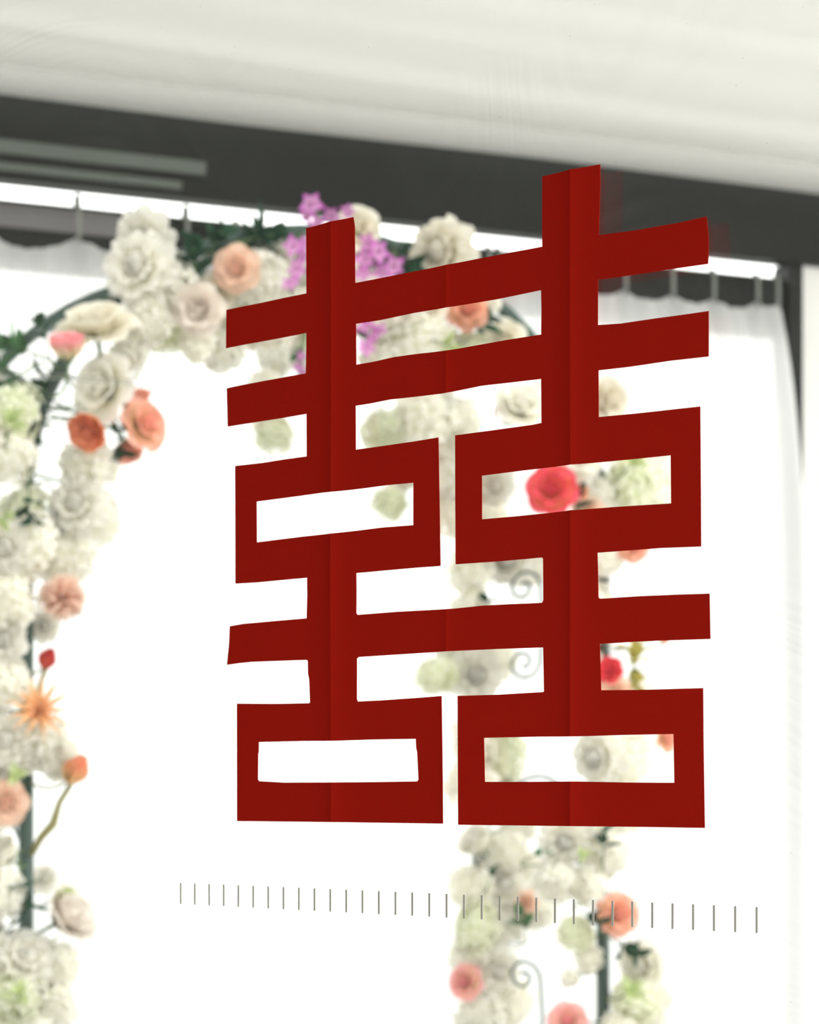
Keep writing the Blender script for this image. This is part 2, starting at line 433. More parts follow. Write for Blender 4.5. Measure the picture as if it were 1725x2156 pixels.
HOLES = [
[(753.5,682.3),(803,674.8),(875.8,659.4),(942.5,648.7),(1051.7,630.3),(1143.6,611.5),(1144.3,655.7),(1143.6,705),(1069,716.5),(944,739.1),
 (939.6,739.4),(875.8,746.4),(832.3,752.5),(788.8,762.3),(754,768.4)],
[(752.9,855),(783,850),(826.5,841.4),(875.8,836.2),(942.5,828.4),(1017,812.9),(1143.6,798.3),(1144.3,891.1),(1125,895),(1044.8,906),
 (963.1,917.1),(963.9,1188.4),(1054.3,1182.2),(1144.8,1174.2),(1147.9,1176.3),(1148.3,1264),(1145.5,1269.5),(1071.7,1272.6),(1019.6,1275.4),
 (962.8,1281.4),(948,1282.6),(838,1288.4),(757.8,1294.8),(755,1291.6),(755.5,1239.4),(755,1207),(817.8,1201.2),(875.8,1195.9),(932.6,1191.9),
 (930.9,1082.9),(928,921.4),(875.8,929.9),(803,940.3),(753.5,947.2)],
[(544.2,1056.5),(615,1047.2),(681.6,1038.3),(706.2,1036.5),(759.9,1029.9),(817.8,1022),(874.6,1016.8),(874.3,1106),(812,1110.7),
 (706.2,1124),(643.9,1129.9),(544.8,1142)],
[(1018.9,1002),(1106.5,990.9),(1209.1,979.4),(1332.6,967.6),(1415.4,959.2),(1416.4,1060.1),(1297.8,1067.7),(1209,1075.4),(1089,1087.6),(1019.2,1093.8)],
[(549.1,1562.6),(643.9,1560.3),(709.1,1560),(788.8,1557.1),(879,1555.7),(880.1,1575.7),(882,1582.9),(885,1640.9),(882.2,1645.2),(803,1646.4),
 (710.6,1647.2),(600,1647.5),(549.7,1644.6),(547.1,1640.9),(547.7,1587.2),(549,1583)],
[(1022.5,1553.6),(1138.7,1551),(1215.2,1550.8),(1312.6,1547.7),(1421.8,1545.6),(1423.9,1647.8),(1330,1647.5),(1218.7,1645.4),(1069,1646.4),(1024.6,1646.1)]]
def paper():
    loops = [[Vector((*glass_uz(x, y), 0)) for x, y in L] for L in [OUT] + HOLES]
    flat = [p for L in loops for p in L]
    tris = tessellate_polygon(loops)
    bm = bmesh.new()
    vs = [bm.verts.new(p) for p in flat]
    for t in tris:
        try: bm.faces.new([vs[i] for i in t])
        except ValueError: pass
    folds = [(glass_uz(706, 1100)[0], 0.0025, 0.009), (glass_uz(945, 1100)[0], 0.0010, 0.005), (glass_uz(1211, 1100)[0], 0.0027, 0.009)]
    u0 = min(p.x for p in flat); u1 = max(p.x for p in flat)
    cuts = [u0 + (u1 - u0) * k / 70 for k in range(1, 70)]
    for fu, A, wd in folds:
        cuts += [fu + d for d in [0.0] + [sg * 0.0012 * k * (1 + 0.04 * k) for k in range(1, 17) for sg in (-1, 1)]]
    for c in cuts:
        bmesh.ops.bisect_plane(bm, geom=bm.verts[:] + bm.edges[:] + bm.faces[:], plane_co=(c, 0, 0), plane_no=(1, 0, 0), dist=1e-6)
    z0 = min(p.y for p in flat); z1 = max(p.y for p in flat)
    for k in range(1, 24):
        bmesh.ops.bisect_plane(bm, geom=bm.verts[:] + bm.edges[:] + bm.faces[:], plane_co=(0, z0 + (z1 - z0) * k / 24, 0), plane_no=(0, 1, 0), dist=1e-6)
    bmesh.ops.recalc_face_normals(bm, faces=bm.faces)
    for vv in bm.verts:
        d = 0.0009
        for fu, A, wd in folds:
            du = vv.co.x - fu
            d += A * (math.exp(-abs(du) / wd))
        d += 0.0005 * (1 + noise.noise(Vector((vv.co.x * 9, vv.co.y * 7, 1.7))))
        p = G3(vv.co.x, d, vv.co.y)
        vv.co = p
    me = bpy.data.meshes.new('paper_cutting')
    bm.to_mesh(me); bm.free()
    me.materials.append(MATS['red_paper'])
    o = link('paper_cutting', me)
    so = o.modifiers.new('thickness', 'SOLIDIFY'); so.thickness = 0.0002; so.offset = 0
    tag(o, 'red paper cutting of the double happiness character stuck on the glass pane', 'paper cutting')
paper()

# ================================================================== CURTAINS
def curtain(s0, s1, hooks, label, slant=0.0, seed=0, zt=1.052, mat='voile'):
    root = link('sheer_curtain', None)
    root.location = W3((s0 + s1) / 2, 0.04, 0.02)
    inv = -root.location
    ns = int((s1 - s0) / 0.007); nz = 30
    V, Fc = [], []
    hooks = sorted(hooks)
    def top(s):
        prev = [h for h in hooks if h <= s]; nxt = [h for h in hooks if h > s]
        if not prev: return zt - 0.05 * min(1, (hooks[0] - s) / 0.06)
        if not nxt: return zt - 0.06 * min(1, (s - hooks[-1]) / 0.06)
        a, b = prev[-1], nxt[0]
        q = (s - a) / (b - a)
        return zt - min(0.035, (b - a) * 0.16) * math.sin(PI * q) ** 0.8 + 0.004 * noise.noise(Vector((s * 60, seed, 0)))
    for i in range(ns + 1):
        q = i / ns
        s = s0 + (s1 - s0) * q
        zt_ = ZB + top(s)
        for j in range(nz + 1):
            r = (j / nz) ** 1.5
            z = zt_ + (0.02 - zt_) * r
            g = 0.35 + 0.65 * min(1, r * 5)
            ph = 2 * PI * s / 0.105 + 2.6 * noise.noise(Vector((s * 3, seed * 5.1, r * 0.6)))
            n = 0.045 + g * (0.020 * math.sin(ph) + 0.010 * math.sin(ph * 2.3 + 1))
            ds = slant * max(0, q - 0.5) * 2 * (1 - math.exp(-r / 0.12))
            V.append(W3(s + ds, n, z) + inv)
    m = nz + 1
    for i in range(ns):
        for j in range(nz):
            Fc.append((i * m + j, i * m + j + 1, (i + 1) * m + j + 1, (i + 1) * m + j))
    link('cloth_panel', mesh('cloth_panel', V, Fc, mat, True), root)
    for h in hooks:
        e_ = 0.018 if any(abs(h - q) < 1e-6 for q in HIGH) else 0.0
        pts = [W3(h, 0.030, ZB + 1.104), W3(h, 0.032, ZB + 1.109 + e_), W3(h, 0.040, ZB + 1.1135 + e_), W3(h, 0.048, ZB + 1.109 + e_), W3(h, 0.050, ZB + 1.09), W3(h, 0.050, ZB + zt - 0.012)]
        tube('curtain_hook', [p + inv for p in pts], 0.0048, 'hook_metal', root, 6)
    tag(root, label, 'curtain', 'sheer curtains on the back rail')
HIGH = [s_of(148), s_of(375)]
curtain(s_of(330) - 1.9, s_of(330), [s_of(148) - 0.2 * k for k in range(0, 8)] + [s_of(318)], 'white sheer curtain with wide sagging scallops behind the arch post with orange flowers', 0, 1)
curtain(s_of(331.5), s_of(1017), [s_of(375), s_of(480), s_of(600), s_of(760), s_of(900), s_of(1008)], 'white sheer curtain hanging behind the open middle of the flower arch', 0, 2)
curtain(s_of(1018), s_of(1622), [s_of(x) for x in (1028, 1110, 1200, 1293, 1392, 1478, 1570, 1612)], 'gathered white sheer curtain beside the dark post and white end wall', 0.080, 3, mat='voile_dense')
rod = tag(tube('curtain_rod', [W3(-4.4, 0.040, ZB + 1.106), W3(S_POST0 - 0.005, 0.040, ZB + 1.106)], 0.004, 'dark_steel', None, 8),
          'thin dark curtain rod under the header beam holding the curtain hooks', 'curtain rod')

# ================================================================== METAL ARCH
AL = P(55, HY, z_front(55)); AR = P(1270, HY, z_front(1270)); AL.z = AR.z = 0
AW = (AR - AL).length
AD = 0.42
SPR = H + 0.404
def A3(t, d, z): return AL + T * t - N * d + Vector((0, 0, z))
arch = link('metal_flower_arch', None)
arch.location = A3(AW / 2, AD / 2, 0)
ainv = -arch.location
R_ = AW / 2
tag(arch, 'dark green metal garden arch with scrolled side panels covered in flowers', 'arch')
def arcpt(a, d): return A3(R_ - R_ * math.cos(a), d, SPR + 0.425 * math.sin(a))
for d in (0.0, AD):
    for t in (0.0, AW):
        tube('post', [A3(t, d, 0.0) + ainv, A3(t, d, SPR * 0.5) + ainv, A3(t, d, SPR) + ainv], 0.0108, 'arch_paint', arch, 10)
    tube('arc', [arcpt(PI * k / 32, d) + ainv for k in range(33)], 0.0108, 'arch_paint', arch, 10)
for k in range(1, 8):
    a = PI * k / 8
    tube('rung', [arcpt(a, 0) + ainv, arcpt(a, AD) + ainv], 0.006, 'arch_paint', arch)
def spiral(c_d, c_z, r0, turns, sgn, t):
    pts = []
    for k in range(30):
        q = k / 29
        a = PI + sgn * turns * 2 * PI * q
        r = r0 * (1 - 0.80 * q)
        pts.append(A3(t, c_d + 1.9 * r * math.cos(a), c_z + r * math.sin(a)) + ainv)
    return pts
for t in (0.0, AW):
    for z in (0.25, 0.95, 1.545, H + 0.404):
        tube('rung', [A3(t, 0, z) + ainv, A3(t, AD, z) + ainv], 0.005, 'arch_paint', arch)
    for zc in (1.713, 1.06, 0.62):
        for sg in (1, -1):
            tube('scroll', spiral(0.26, zc - sg * 0.063, 0.030, 1.3, sg, t), 0.0028, 'arch_paint', arch, 6)
        tube('scroll_bar', [A3(t, 0.203, zc - 0.063) + ainv, A3(t, 0.196, zc) + ainv, A3(t, 0.203, zc + 0.063) + ainv], 0.0028, 'arch_paint', arch, 6)
    for zc in (1.36, 1.02):
        pts = [A3(t, 0.02 + 0.38 * q, zc + 0.10 * math.sin(PI * q) * (1 if zc > 1.2 else -1)) + ainv for q in [k / 14 for k in range(15)]]
        tube('hoop', pts, 0.0030, 'arch_paint', arch, 6)

# ================================================================== FLOWER SHAPES
def petal(name, L, Wd, th0, th1, cup, ruf, mat, r0=0.06, zb=-0.42, nu=6, nv=6, ph=0.0, round_=0.16, point=0.0):
    V, Fc, tip = [], [], []
    th0, th1 = math.radians(th0), math.radians(th1)
    def prof(v):
        n = 12; r, z = r0, zb
        for k in range(n):
            th = th0 + (th1 - th0) * v * (k + 0.5) / n
            r += math.sin(th) * L * v / n; z += math.cos(th) * L * v / n
        return r, z, th0 + (th1 - th0) * v
    for j in range(nv + 1):
        for i in range(nu + 1):
            u = -1 + 2 * i / nu; v = j / nv
            ve = v * (1 - round_ * u * u)
            r, z, th = prof(ve)
            wd = Wd * math.sin(PI * min(1, 0.12 + 0.70 * v)) ** 0.75
            if point: wd *= (1 - v ** 3 * point)
            c = cup * u * u * wd + ruf * math.sin(u * 7.0 + ph) * v * v
            V.append((r - math.cos(th) * c, u * wd, z + math.sin(th) * c)); tip.append(v)
    m = nu + 1
    for j in range(nv):
        for i in range(nu):
            Fc.append((j * m + i, j * m + i + 1, (j + 1) * m + i + 1, (j + 1) * m + i))
    return V, Fc, tip
def pm(name, mat, **k):
    v, f, t = petal(name, mat=mat, **k)
    return mesh(name, v, f, mat, True, t)
def join_rot(items, name, mat):
    V, Fc, tp = [], [], []
    for (v, f, t), M in items:
        o = len(V)
        V += [M @ Vector(p) for p in v]; tp += t
        Fc += [tuple(i + o for i in q) for q in f]
    return mesh(name, V, Fc, mat, True, tp)
RZ = lambda a: Matrix.Rotation(a, 4, 'Z')
def stem_mesh(name, mat, L=1.2, r=0.05, z=-0.45):
    v, f = tube_vf([(0, 0, z), (0.02, 0, z - L * 0.4), (0.10, 0.02, z - L)], [r * 1.5, r, r * 0.9], 6)
    return mesh(name, v, f, mat, True)
def sepal_mesh(name):
    its = [(petal(name, 0.62, 0.16, 70, 40, 0.2, 0, 'leaf_mid', 0.03, -0.47, 2, 4, 0, 0.1, 0.8), RZ(2 * PI * k / 5)) for k in range(5)]
    return join_rot(its, name, 'leaf_mid')
SEP = sepal_mesh('sepals'); STEM = stem_mesh('stem', 'stem_green')
TPL = {}
def rose_tpl(key, mat, closed=0.0, ruf=0.03, n_out=6):
    c = closed
    parts = []
    core = [(petal('c', 0.86, 0.34, 22, -34, 0.7, 0.0, mat, 0.02 + 0.035 * k, -0.36 - 0.02 * k, 5, 5), RZ(2.4 * k)) for k in range(5)]
    parts.append(('bud_core', join_rot(core, 'bud_core', mat), Matrix()))
    inner = pm('petal', mat, L=0.86, Wd=0.48, th0=10, th1=22, cup=0.6, ruf=ruf)
    mid = pm('petal', mat, L=1.02, Wd=0.60, th0=30 - 12 * c, th1=58 - 40 * c, cup=0.45, ruf=ruf, ph=1)
    outr = pm('petal', mat, L=1.14, Wd=0.68, th0=58 - 32 * c, th1=98 - 80 * c, cup=0.28 + 0.2 * c, ruf=ruf * 1.4, ph=2)
    for k in range(4): parts.append(('petal', inner, RZ(2 * PI * k / 4 + 0.2)))
    for k in range(5): parts.append(('petal', mid, RZ(2 * PI * k / 5 + 0.5)))
    for k in range(n_out): parts.append(('petal', outr, RZ(2 * PI * k / n_out)))
    parts.append(('sepals', SEP, Matrix())); parts.append(('stem', STEM, Matrix()))
    TPL[key] = parts
def peony_tpl(key, mat):
    parts = []
    core = [(petal('c', 0.85, 0.30, 30, -45, 0.4, 0.08, mat, 0.02 + 0.03 * k, -0.30 - 0.01 * k, 5, 4, k), RZ(2.1 * k)) for k in range(11)]
    parts.append(('ruffled_core', join_rot(core, 'ruffled_core', mat), Matrix()))
    for (n, L, Wd, a, b, off) in ((7, 0.98, 0.40, 25, 45, 0.0), (8, 1.08, 0.44, 45, 75, 0.3), (8, 1.12, 0.46, 70, 112, 0.1)):
        me = pm('petal', mat, L=L, Wd=Wd, th0=a, th1=b, cup=0.25, ruf=0.11, nu=8, nv=5)
        for k in range(n): parts.append(('petal', me, RZ(2 * PI * k / n + off)))
    parts.append(('sepals', SEP, Matrix())); parts.append(('stem', STEM, Matrix()))
    TPL[key] = parts
def cluster_tpl(key, mat, seed, N_=80):
    rnd = random.Random(seed)
    V, Fc, tp = [], [], []
    for k in range(N_):
        z = 1 - 1.75 * (k + 0.5) / N_
        a = k * 2.39996
        r = math.sqrt(max(0, 1 - z * z))
        d = Vector((r * math.cos(a), r * math.sin(a), z))
        rad = 0.68 + 0.46 * rnd.random()
        ax = (d + Vector((rnd.uniform(-.4, .4), rnd.uniform(-.4, .4), rnd.uniform(-.4, .4)))).normalized()
        q = ax.to_track_quat('Z', 'Y').to_matrix() @ Matrix.Rotation(rnd.random() * 2, 3, 'Z')
        s = 0.27 + 0.16 * rnd.random()
        for p in range(4):
            M = q @ Matrix.Rotation(p * PI / 2, 3, 'Z')
            o = len(V)
            for (x, y, zz, t) in ((0, 0, -0.04, 0), (0.55, 0.38, 0.08, .6), (0.55, -0.38, 0.08, .6), (0.62, 0, -0.02, .6), (1.0, 0.24, 0.12, 1), (1.0, -0.24, 0.12, 1)):
                V.append(d * rad + M @ (Vector((x, y, zz)) * s)); tp.append(t)
            Fc += [(o, o + 3, o + 1), (o, o + 2, o + 3), (o + 1, o + 3, o + 4), (o + 3, o + 5, o + 4), (o + 3, o + 2, o + 5)]
    me = mesh('florets', V, Fc, mat, True, tp)
    bm = bmesh.new(); bmesh.ops.create_icosphere(bm, subdivisions=2, radius=0.72)
    for vv in bm.verts: vv.co *= 1 + 0.15 * noise.noise(vv.co * 3)
    c = bpy.data.meshes.new('flower_heart'); bm.to_mesh(c); bm.free(); c.materials.append(MATS['pet_hyd'] if mat != 'pet_hydgreen' else MATS[mat])
    c.polygons.foreach_set('use_smooth', [True] * len(c.polygons))
    a = c.attributes.new('tip', 'FLOAT', 'POINT'); a.data.foreach_set('value', [0.35] * len(c.vertices))
    TPL[key] = [('florets', me, Matrix()), ('flower_heart', c, Matrix()), ('stem', STEM, Matrix())]
def pompom_tpl(key, mat):
    its = []
    N_ = 150
    for k in range(N_):
        z = 1 - 1.9 * (k + 0.5) / N_; a = k * 2.39996
        d = Vector((math.sqrt(1 - z * z) * math.cos(a), math.sqrt(1 - z * z) * math.sin(a), z))
        M = d.to_track_quat('Z', 'Y').to_matrix().to_4x4() @ RZ(k)
        its.append((petal('p', 0.98, 0.13, 2, 22, 0.7, 0, mat, 0.01, 0.02, 2, 3, 0, 0.3), M))
    TPL[key] = [('petal_ball', join_rot(its, 'petal_ball', mat), Matrix()), ('stem', STEM, Matrix())]
def spider_tpl(key, mat):
    parts = []
    a_ = pm('petal', mat, L=1.25, Wd=0.07, th0=40, th1=95, cup=0.8, ruf=0.0, nu=2, nv=7, point=0.3)
    b_ = pm('petal', mat, L=1.0, Wd=0.07, th0=15, th1=45, cup=0.8, ruf=0.0, nu=2, nv=7, point=0.3)
    c_ = pm('petal', mat, L=1.15, Wd=0.08, th0=30, th1=70, cup=0.8, ruf=0.0, nu=2, nv=7, point=0.3)
    for k in range(13): parts.append(('petal', a_, RZ(2 * PI * k / 13 + 0.1 * math.sin(k * 5))))
    for k in range(11): parts.append(('petal', c_, RZ(2 * PI * k / 11 + 0.2)))
    for k in range(9): parts.append(('petal', b_, RZ(2 * PI * k / 9)))
    its = [(petal('p', 0.55, 0.06, 4, 20, 0.5, 0, mat, 0.02 + 0.012 * k, -0.4, 2, 3), RZ(2.4 * k)) for k in range(16)]
    parts.append(('flower_heart', join_rot(its, 'flower_heart', mat), Matrix()))
    parts.append(('stem', STEM, Matrix()))
    TPL[key] = parts
def bud_tpl(key, mat, long=False):
    parts = []
    p = pm('petal', mat, L=1.55, Wd=0.62, th0=32, th1=-22, cup=0.55, ruf=0.02, r0=0.05, zb=-0.75)
    for k in range(4): parts.append(('petal', p, RZ(PI * k / 2)))
    its = [(petal('c', 1.4, 0.45, 18, -14, 0.7, 0, mat, 0.05, -0.7, 4, 4), RZ(2.1 * k)) for k in range(3)]
    parts.append(('bud_core', join_rot(its, 'bud_core', mat), Matrix()))
    its = [(petal('s', 0.7, 0.2, 45, 5, 0.3, 0, 'leaf_mid', 0.03, -0.8, 2, 4, 0, 0.1, 0.8), RZ(2 * PI * k / 5)) for k in range(5)]
    parts.append(('sepals', join_rot(its, 'sepals', 'leaf_mid'), Matrix()))
    parts.append(('stem', stem_mesh('stem', 'stem_olive', 2.0, 0.07, -0.7), Matrix()))
    TPL[key] = parts
for nm in ('white', 'cream', 'grey', 'peach', 'blush', 'coral', 'hot', 'pinkcup', 'orange'):
    rose_tpl('rose_' + nm, 'pet_' + nm)
rose_tpl('cup_pink', 'pet_pinkcup', 0.75); rose_tpl('cup_orange', 'pet_orange', 0.6); rose_tpl('cup_coral', 'pet_coral', 0.55); rose_tpl('cup_grey', 'pet_grey', 0.45)
rose_tpl('cup_white', 'pet_white', 0.6); rose_tpl('cup_red', 'pet_hot', 0.5)
peony_tpl('peony_white', 'pet_white'); peony_tpl('peony_cream', 'pet_cream')
for k in range(3): cluster_tpl('hyd_%d' % k, 'pet_hyd', 10 + k)
cluster_tpl('hydg', 'pet_hydgreen', 31)
pompom_tpl('pompom', 'pet_pompom'); spider_tpl('spider', 'pet_spider')
bud_tpl('bud_red', 'pet_red'); bud_tpl('bud_orange', 'pet_orange'); bud_tpl('bud_white', 'pet_white')

def frame_mat(loc, axis, scale, roll=None):
    ax = Vector(axis).normalized()
    q = ax.to_track_quat('Z', 'Y').to_matrix().to_4x4()
    if roll is None: roll = random.uniform(0, 2 * PI)
    return Matrix.Translation(loc) @ q @ RZ(roll) @ Matrix.Scale(scale, 4)
def scr(a): return Vector((a[0], -a[2], a[1]))       # (right, up, towards lens) -> world
BODY = {'hyd': 0.84, 'pom': 0.97, 'spi': 0.5, 'bud': 0.42, 'cup': 0.56, 'ros': 0.74, 'peo': 0.78}
TUBES = []
for d_ in (0.0, AD):
    for t_ in (0.0, AW):
        TUBES += [A3(t_, d_, 0.55 + 0.02 * k) for k in range(66)]
    TUBES += [arcpt(PI * k / 70, d_) for k in range(71)]
for k_ in range(1, 8):
    TUBES += [arcpt(PI * k_ / 8, AD * q / 16) for q in range(17)]
def settle(items):
    """flower heads tied to the arch press against each other: move heads that share the same space apart,
    mostly nearer to or farther from the frame tube they hang on, a little sideways"""
    n = len(items)
    zf = lambda it, x: z_front(x) if it['pl'] == 'f' else z_back(x)
    for it in items:
        it['x0'], it['y0'] = it['x'], it['y']
        it['lo'], it['hi'] = (0.0, 0.25) if it['col'] else (-0.09, 0.21)
        it['lat'] = 8.0 if it['col'] else 26.0
    for step in range(160):
        for it in items:
            it['Z'] = zf(it, it['x']) - it['dz']
            it['p'] = P(it['x'], it['y'], it['Z'])
            it['R'] = BODY[it['key'][:3]] * it['r'] / F * it['Z']
            it['v'] = Vector((0, 0, 0))
        for i in range(n):
            a = items[i]
            for j in range(i + 1, n):
                b = items[j]
                if abs(a['y'] - b['y']) > 260 or abs(a['x'] - b['x']) > 260: continue
                d = a['p'] - b['p']
                need = 0.94 * (a['R'] + b['R'])
                L = d.length
                if L >= need or L < 1e-6: continue
                dd = Vector((d.x * 0.6, d.y * 1.4 + (0.004 if d.y >= 0 else -0.004), d.z * 0.6)).normalized() * (need - L) * 0.5
                a['v'] += dd; b['v'] -= dd
            for q in TUBES:
                d = a['p'] - q
                if abs(d.z) > 0.09 or abs(d.x) > 0.09: continue
                L = d.length; need = a['R'] * 0.9 + 0.010
                if L < need:
                    a['v'].y += (need - L) * 0.25 * (-1 if d.y < 0.012 else 1)
        for it in items:
            v = it['v']
            if v.length < 1e-6: continue
            v = v * 0.45
            if v.length > 0.012: v = v.normalized() * 0.012
            it['x'] = min(it['x0'] + it['lat'], max(it['x0'] - it['lat'], it['x'] + v.x / it['Z'] * F))
            it['y'] = min(it['y0'] + it['lat'], max(it['y0'] - it['lat'], it['y'] - v.z / it['Z'] * F))
            it['dz'] = min(it['hi'], max(it['lo'], it['dz'] - v.y))
def tie_stem(e, base, axis, mat='stem_green', rad=0.0019):
    """a curved stem from a head or sprig base to the nearest tube of the arch, as a part of e"""
    q = min(TUBES, key=lambda t: (t - base).length)
    L = (q - base).length
    c = base - axis * min(0.06, 0.45 * L)
    pts = [base * (1 - t) ** 2 + c * (2 * t * (1 - t)) + q * t * t for t in [k / 9 for k in range(10)]]
    inv = e.matrix_world.inverted()
    v, f = tube_vf(pts, rad, 6)
    return link('stem', mesh('stem', [inv @ p for p in v], f, mat, True), e)
def flower(key, x, y, r, pl='f', dz=0.05, ax=(0, 0, 1), name='rose', label=None, cat='flower', group=None, roll=None, seed=None):
    Z = (z_front(x) if pl == 'f' else z_back(x)) - dz
    loc = P(x, y, Z)
    e = link(name, None)
    e.empty_display_size = 0.02
    e.matrix_world = frame_mat(loc, scr(ax), r / F * Z, roll)
    if key[:3] == 'hyd':
        e.matrix_world = e.matrix_world @ Matrix.Diagonal((random.uniform(.8, 1.2), random.uniform(.8, 1.2), random.uniform(.85, 1.1), 1))
    head = r / F * Z
    far = min((t - loc).length for t in TUBES) > 1.5 * head + 0.012
    if far:
        axw = scr(ax).normalized()
        tie_stem(e, loc - axw * (0.42 * head), axw, 'stem_olive' if key[:3] == 'bud' else 'stem_green')
    for pn, me, M in TPL[key]:
        if far and pn == 'stem': continue
        o = link(pn, me, e, M)
        if pn in ('florets', 'petal_ball'): o['kind'] = 'stuff'
    tag(e, label, cat, group)
    return e

# ---------------------------------------------------------------- coloured flowers, one by one
CF = [
 ('rose_peach', 500, 566, 47, 'f', 0.10, (-.1, -.15, 1), 'rose', 'peach silk rose under dark leaves near the top of the arch'),
 ('rose_blush', 418, 652, 52, 'f', 0.10, (-.1, -.25, 1), 'rose', 'pale blush rose with an orange heart below the peach rose'),
 ('cup_pink', 141, 735, 54, 'f', 0.24, (0.0, .9, .45), 'rose', 'pink cup-shaped rose with a yellowish base in front of a large cream rose'),
 ('rose_coral', 308, 892, 54, 'f', 0.12, (.6, .2, .6), 'rose', 'coral rose with pale yellow petal bases pointing into the arch opening'),
 ('cup_coral', 283, 848, 46, 'f', 0.06, (-.1, .8, .5), 'rose', 'small coral rosebud just above the coral rose with yellow petal bases'),
 ('cup_orange', 190, 903, 54, 'f', 0.10, (-.3, -.5, .8), 'rose', 'orange half-open rose below a large white rose'),
 ('cup_coral', 266, 945, 40, 'f', 0.04, (.2, -.8, .5), 'rose', 'small coral rosebud hanging under a dark leaf'),
 ('pompom', 132, 1258, 57, 'f', 0.09, (.15, -.1, 1), 'pompom_flower', 'round peach pompom flower beside the arch post'),
 ('bud_red', 100, 1386, 32, 'f', 0.06, (.45, .8, .3), 'flower_bud', 'closed dark red bud on a stem above the orange spider chrysanthemum'),
 ('spider', 84, 1492, 66, 'f', 0.10, (.25, .35, .8), 'spider_chrysanthemum', 'orange spider chrysanthemum with thin spread petals'),
 ('bud_orange', 160, 1620, 46, 'f', 0.08, (.55, .75, .3), 'flower_bud', 'red and orange bud on a curved olive stem'),
 ('rose_peach', 12, 1690, 46, 'f', 0.10, (.2, 0, 1), 'rose', 'pale peach rose beside the bare arch post'),
 ('cup_grey', 142, 1930, 74, 'f', 0.07, (.75, .45, .45), 'rose', 'beige rose seen from the side above a white hydrangea'),
 ('rose_coral', 985, 652, 42, 'f', 0.06, (.1, .1, 1), 'rose', 'coral and peach rose between two bars of the paper cutting'),
 ('bud_red', 1049, 868, 20, 'f', 0.08, (-.3, .8, .4), 'flower_bud', 'small red bud beside a large white rose'),
 ('rose_hot', 1162, 1030, 52, 'f', 0.12, (-.15, .1, 1), 'rose', 'hot pink and orange rose framed by the upper box of the paper cutting'),
 ('cup_orange', 1212, 1030, 32, 'f', 0.09, (.7, .2, .6), 'rose', 'small orange rosebud touching the hot pink rose'),
 ('rose_peach', 1240, 1082, 34, 'f', 0.08, (.1, 0, 1), 'rose', 'pale peach rose below the hot pink and orange rose'),
 ('rose_coral', 1335, 1150, 34, 'f', 0.08, (.3, -.2, 1), 'rose', 'small coral rose peeping out under the upper box of the paper cutting'),
 ('cup_red', 1285, 1413, 34, 'f', 0.10, (-.2, .2, 1), 'rose', 'small crimson rose beside mustard leaves'),
 ('rose_peach', 1297, 1460, 34, 'f', 0.08, (0, 0, 1), 'rose', 'peach rose directly below the small crimson rose'),
 ('rose_coral', 1405, 1555, 28, 'f', 0.05, (.6, .2, .7), 'rose', 'small coral rose beside the lower box of the paper cutting'),
 ('rose_coral', 1302, 1925, 44, 'f', 0.08, (.2, .15, 1), 'rose', 'coral pink rose at the top of the bare green post'),
 ('rose_pinkcup', 980, 2068, 36, 'b', 0.06, (-.4, .1, .9), 'rose', 'pink rose among white flowers beside the scrolled panel'),
 ('rose_pinkcup', 1195, 2150, 40, 'f', 0.03, (-.1, .3, .9), 'rose', 'pink rose at the foot of the flowers between scroll and green post'),
 ('bud_orange', 1400, 1345, 18, 'f', 0.05, (.4, .5, .6), 'flower_bud', 'small orange bud above the mustard leaves'),
 ('rose_peach', 1108, 1900, 26, 'b', 0.08, (0, 0, 1), 'rose', 'faint peach rose half hidden among white flowers'),
]
SHORT = ['peach rose near the arch top', 'blush rose with an orange heart', 'pink cup-shaped rose', 'coral rose with yellow petal bases', 'coral rosebud above the coral rose',
 'orange half-open rose', 'coral rosebud hanging under a leaf', 'peach pompom flower', 'closed dark red bud', 'orange spider chrysanthemum', 'red and orange bud on an olive stem',
 'pale peach rose by the bare post', 'beige side-on rose', 'coral and peach rose', 'red bud by the scrolled side', 'hot pink and orange rose', 'orange rosebud touching the hot pink rose',
 'pale peach rose under the hot pink rose', 'coral rose under the upper paper box', 'small crimson rose', 'peach rose under the crimson rose', 'coral rose by the lower paper box',
 'coral pink rose on the green post', 'pink rose beside the scrolled panel', 'pink rose at the foot of the green post', 'orange bud over the mustard leaves', 'faint peach rose']
REFS = [(c[1], c[2], sh) for c, sh in zip(CF, SHORT)] + [(655, 440, 'highest purple orchids'), (620, 560, 'orchids hanging beside the peach rose'), (795, 540, 'purple orchids by the cream peony'),
        (780, 705, 'orchids between two paper bars')]
def near(x, y):
    best = min(REFS, key=lambda q: (q[0] - x) ** 2 + (q[1] - y) ** 2)
    dx, dy = x - best[0], y - best[1]
    rel = 'close to' if math.hypot(dx, dy) < 45 else 'beside' if abs(dx) > abs(dy) else 'above' if dy < 0 else 'below'
    return rel + ' the ' + best[2]


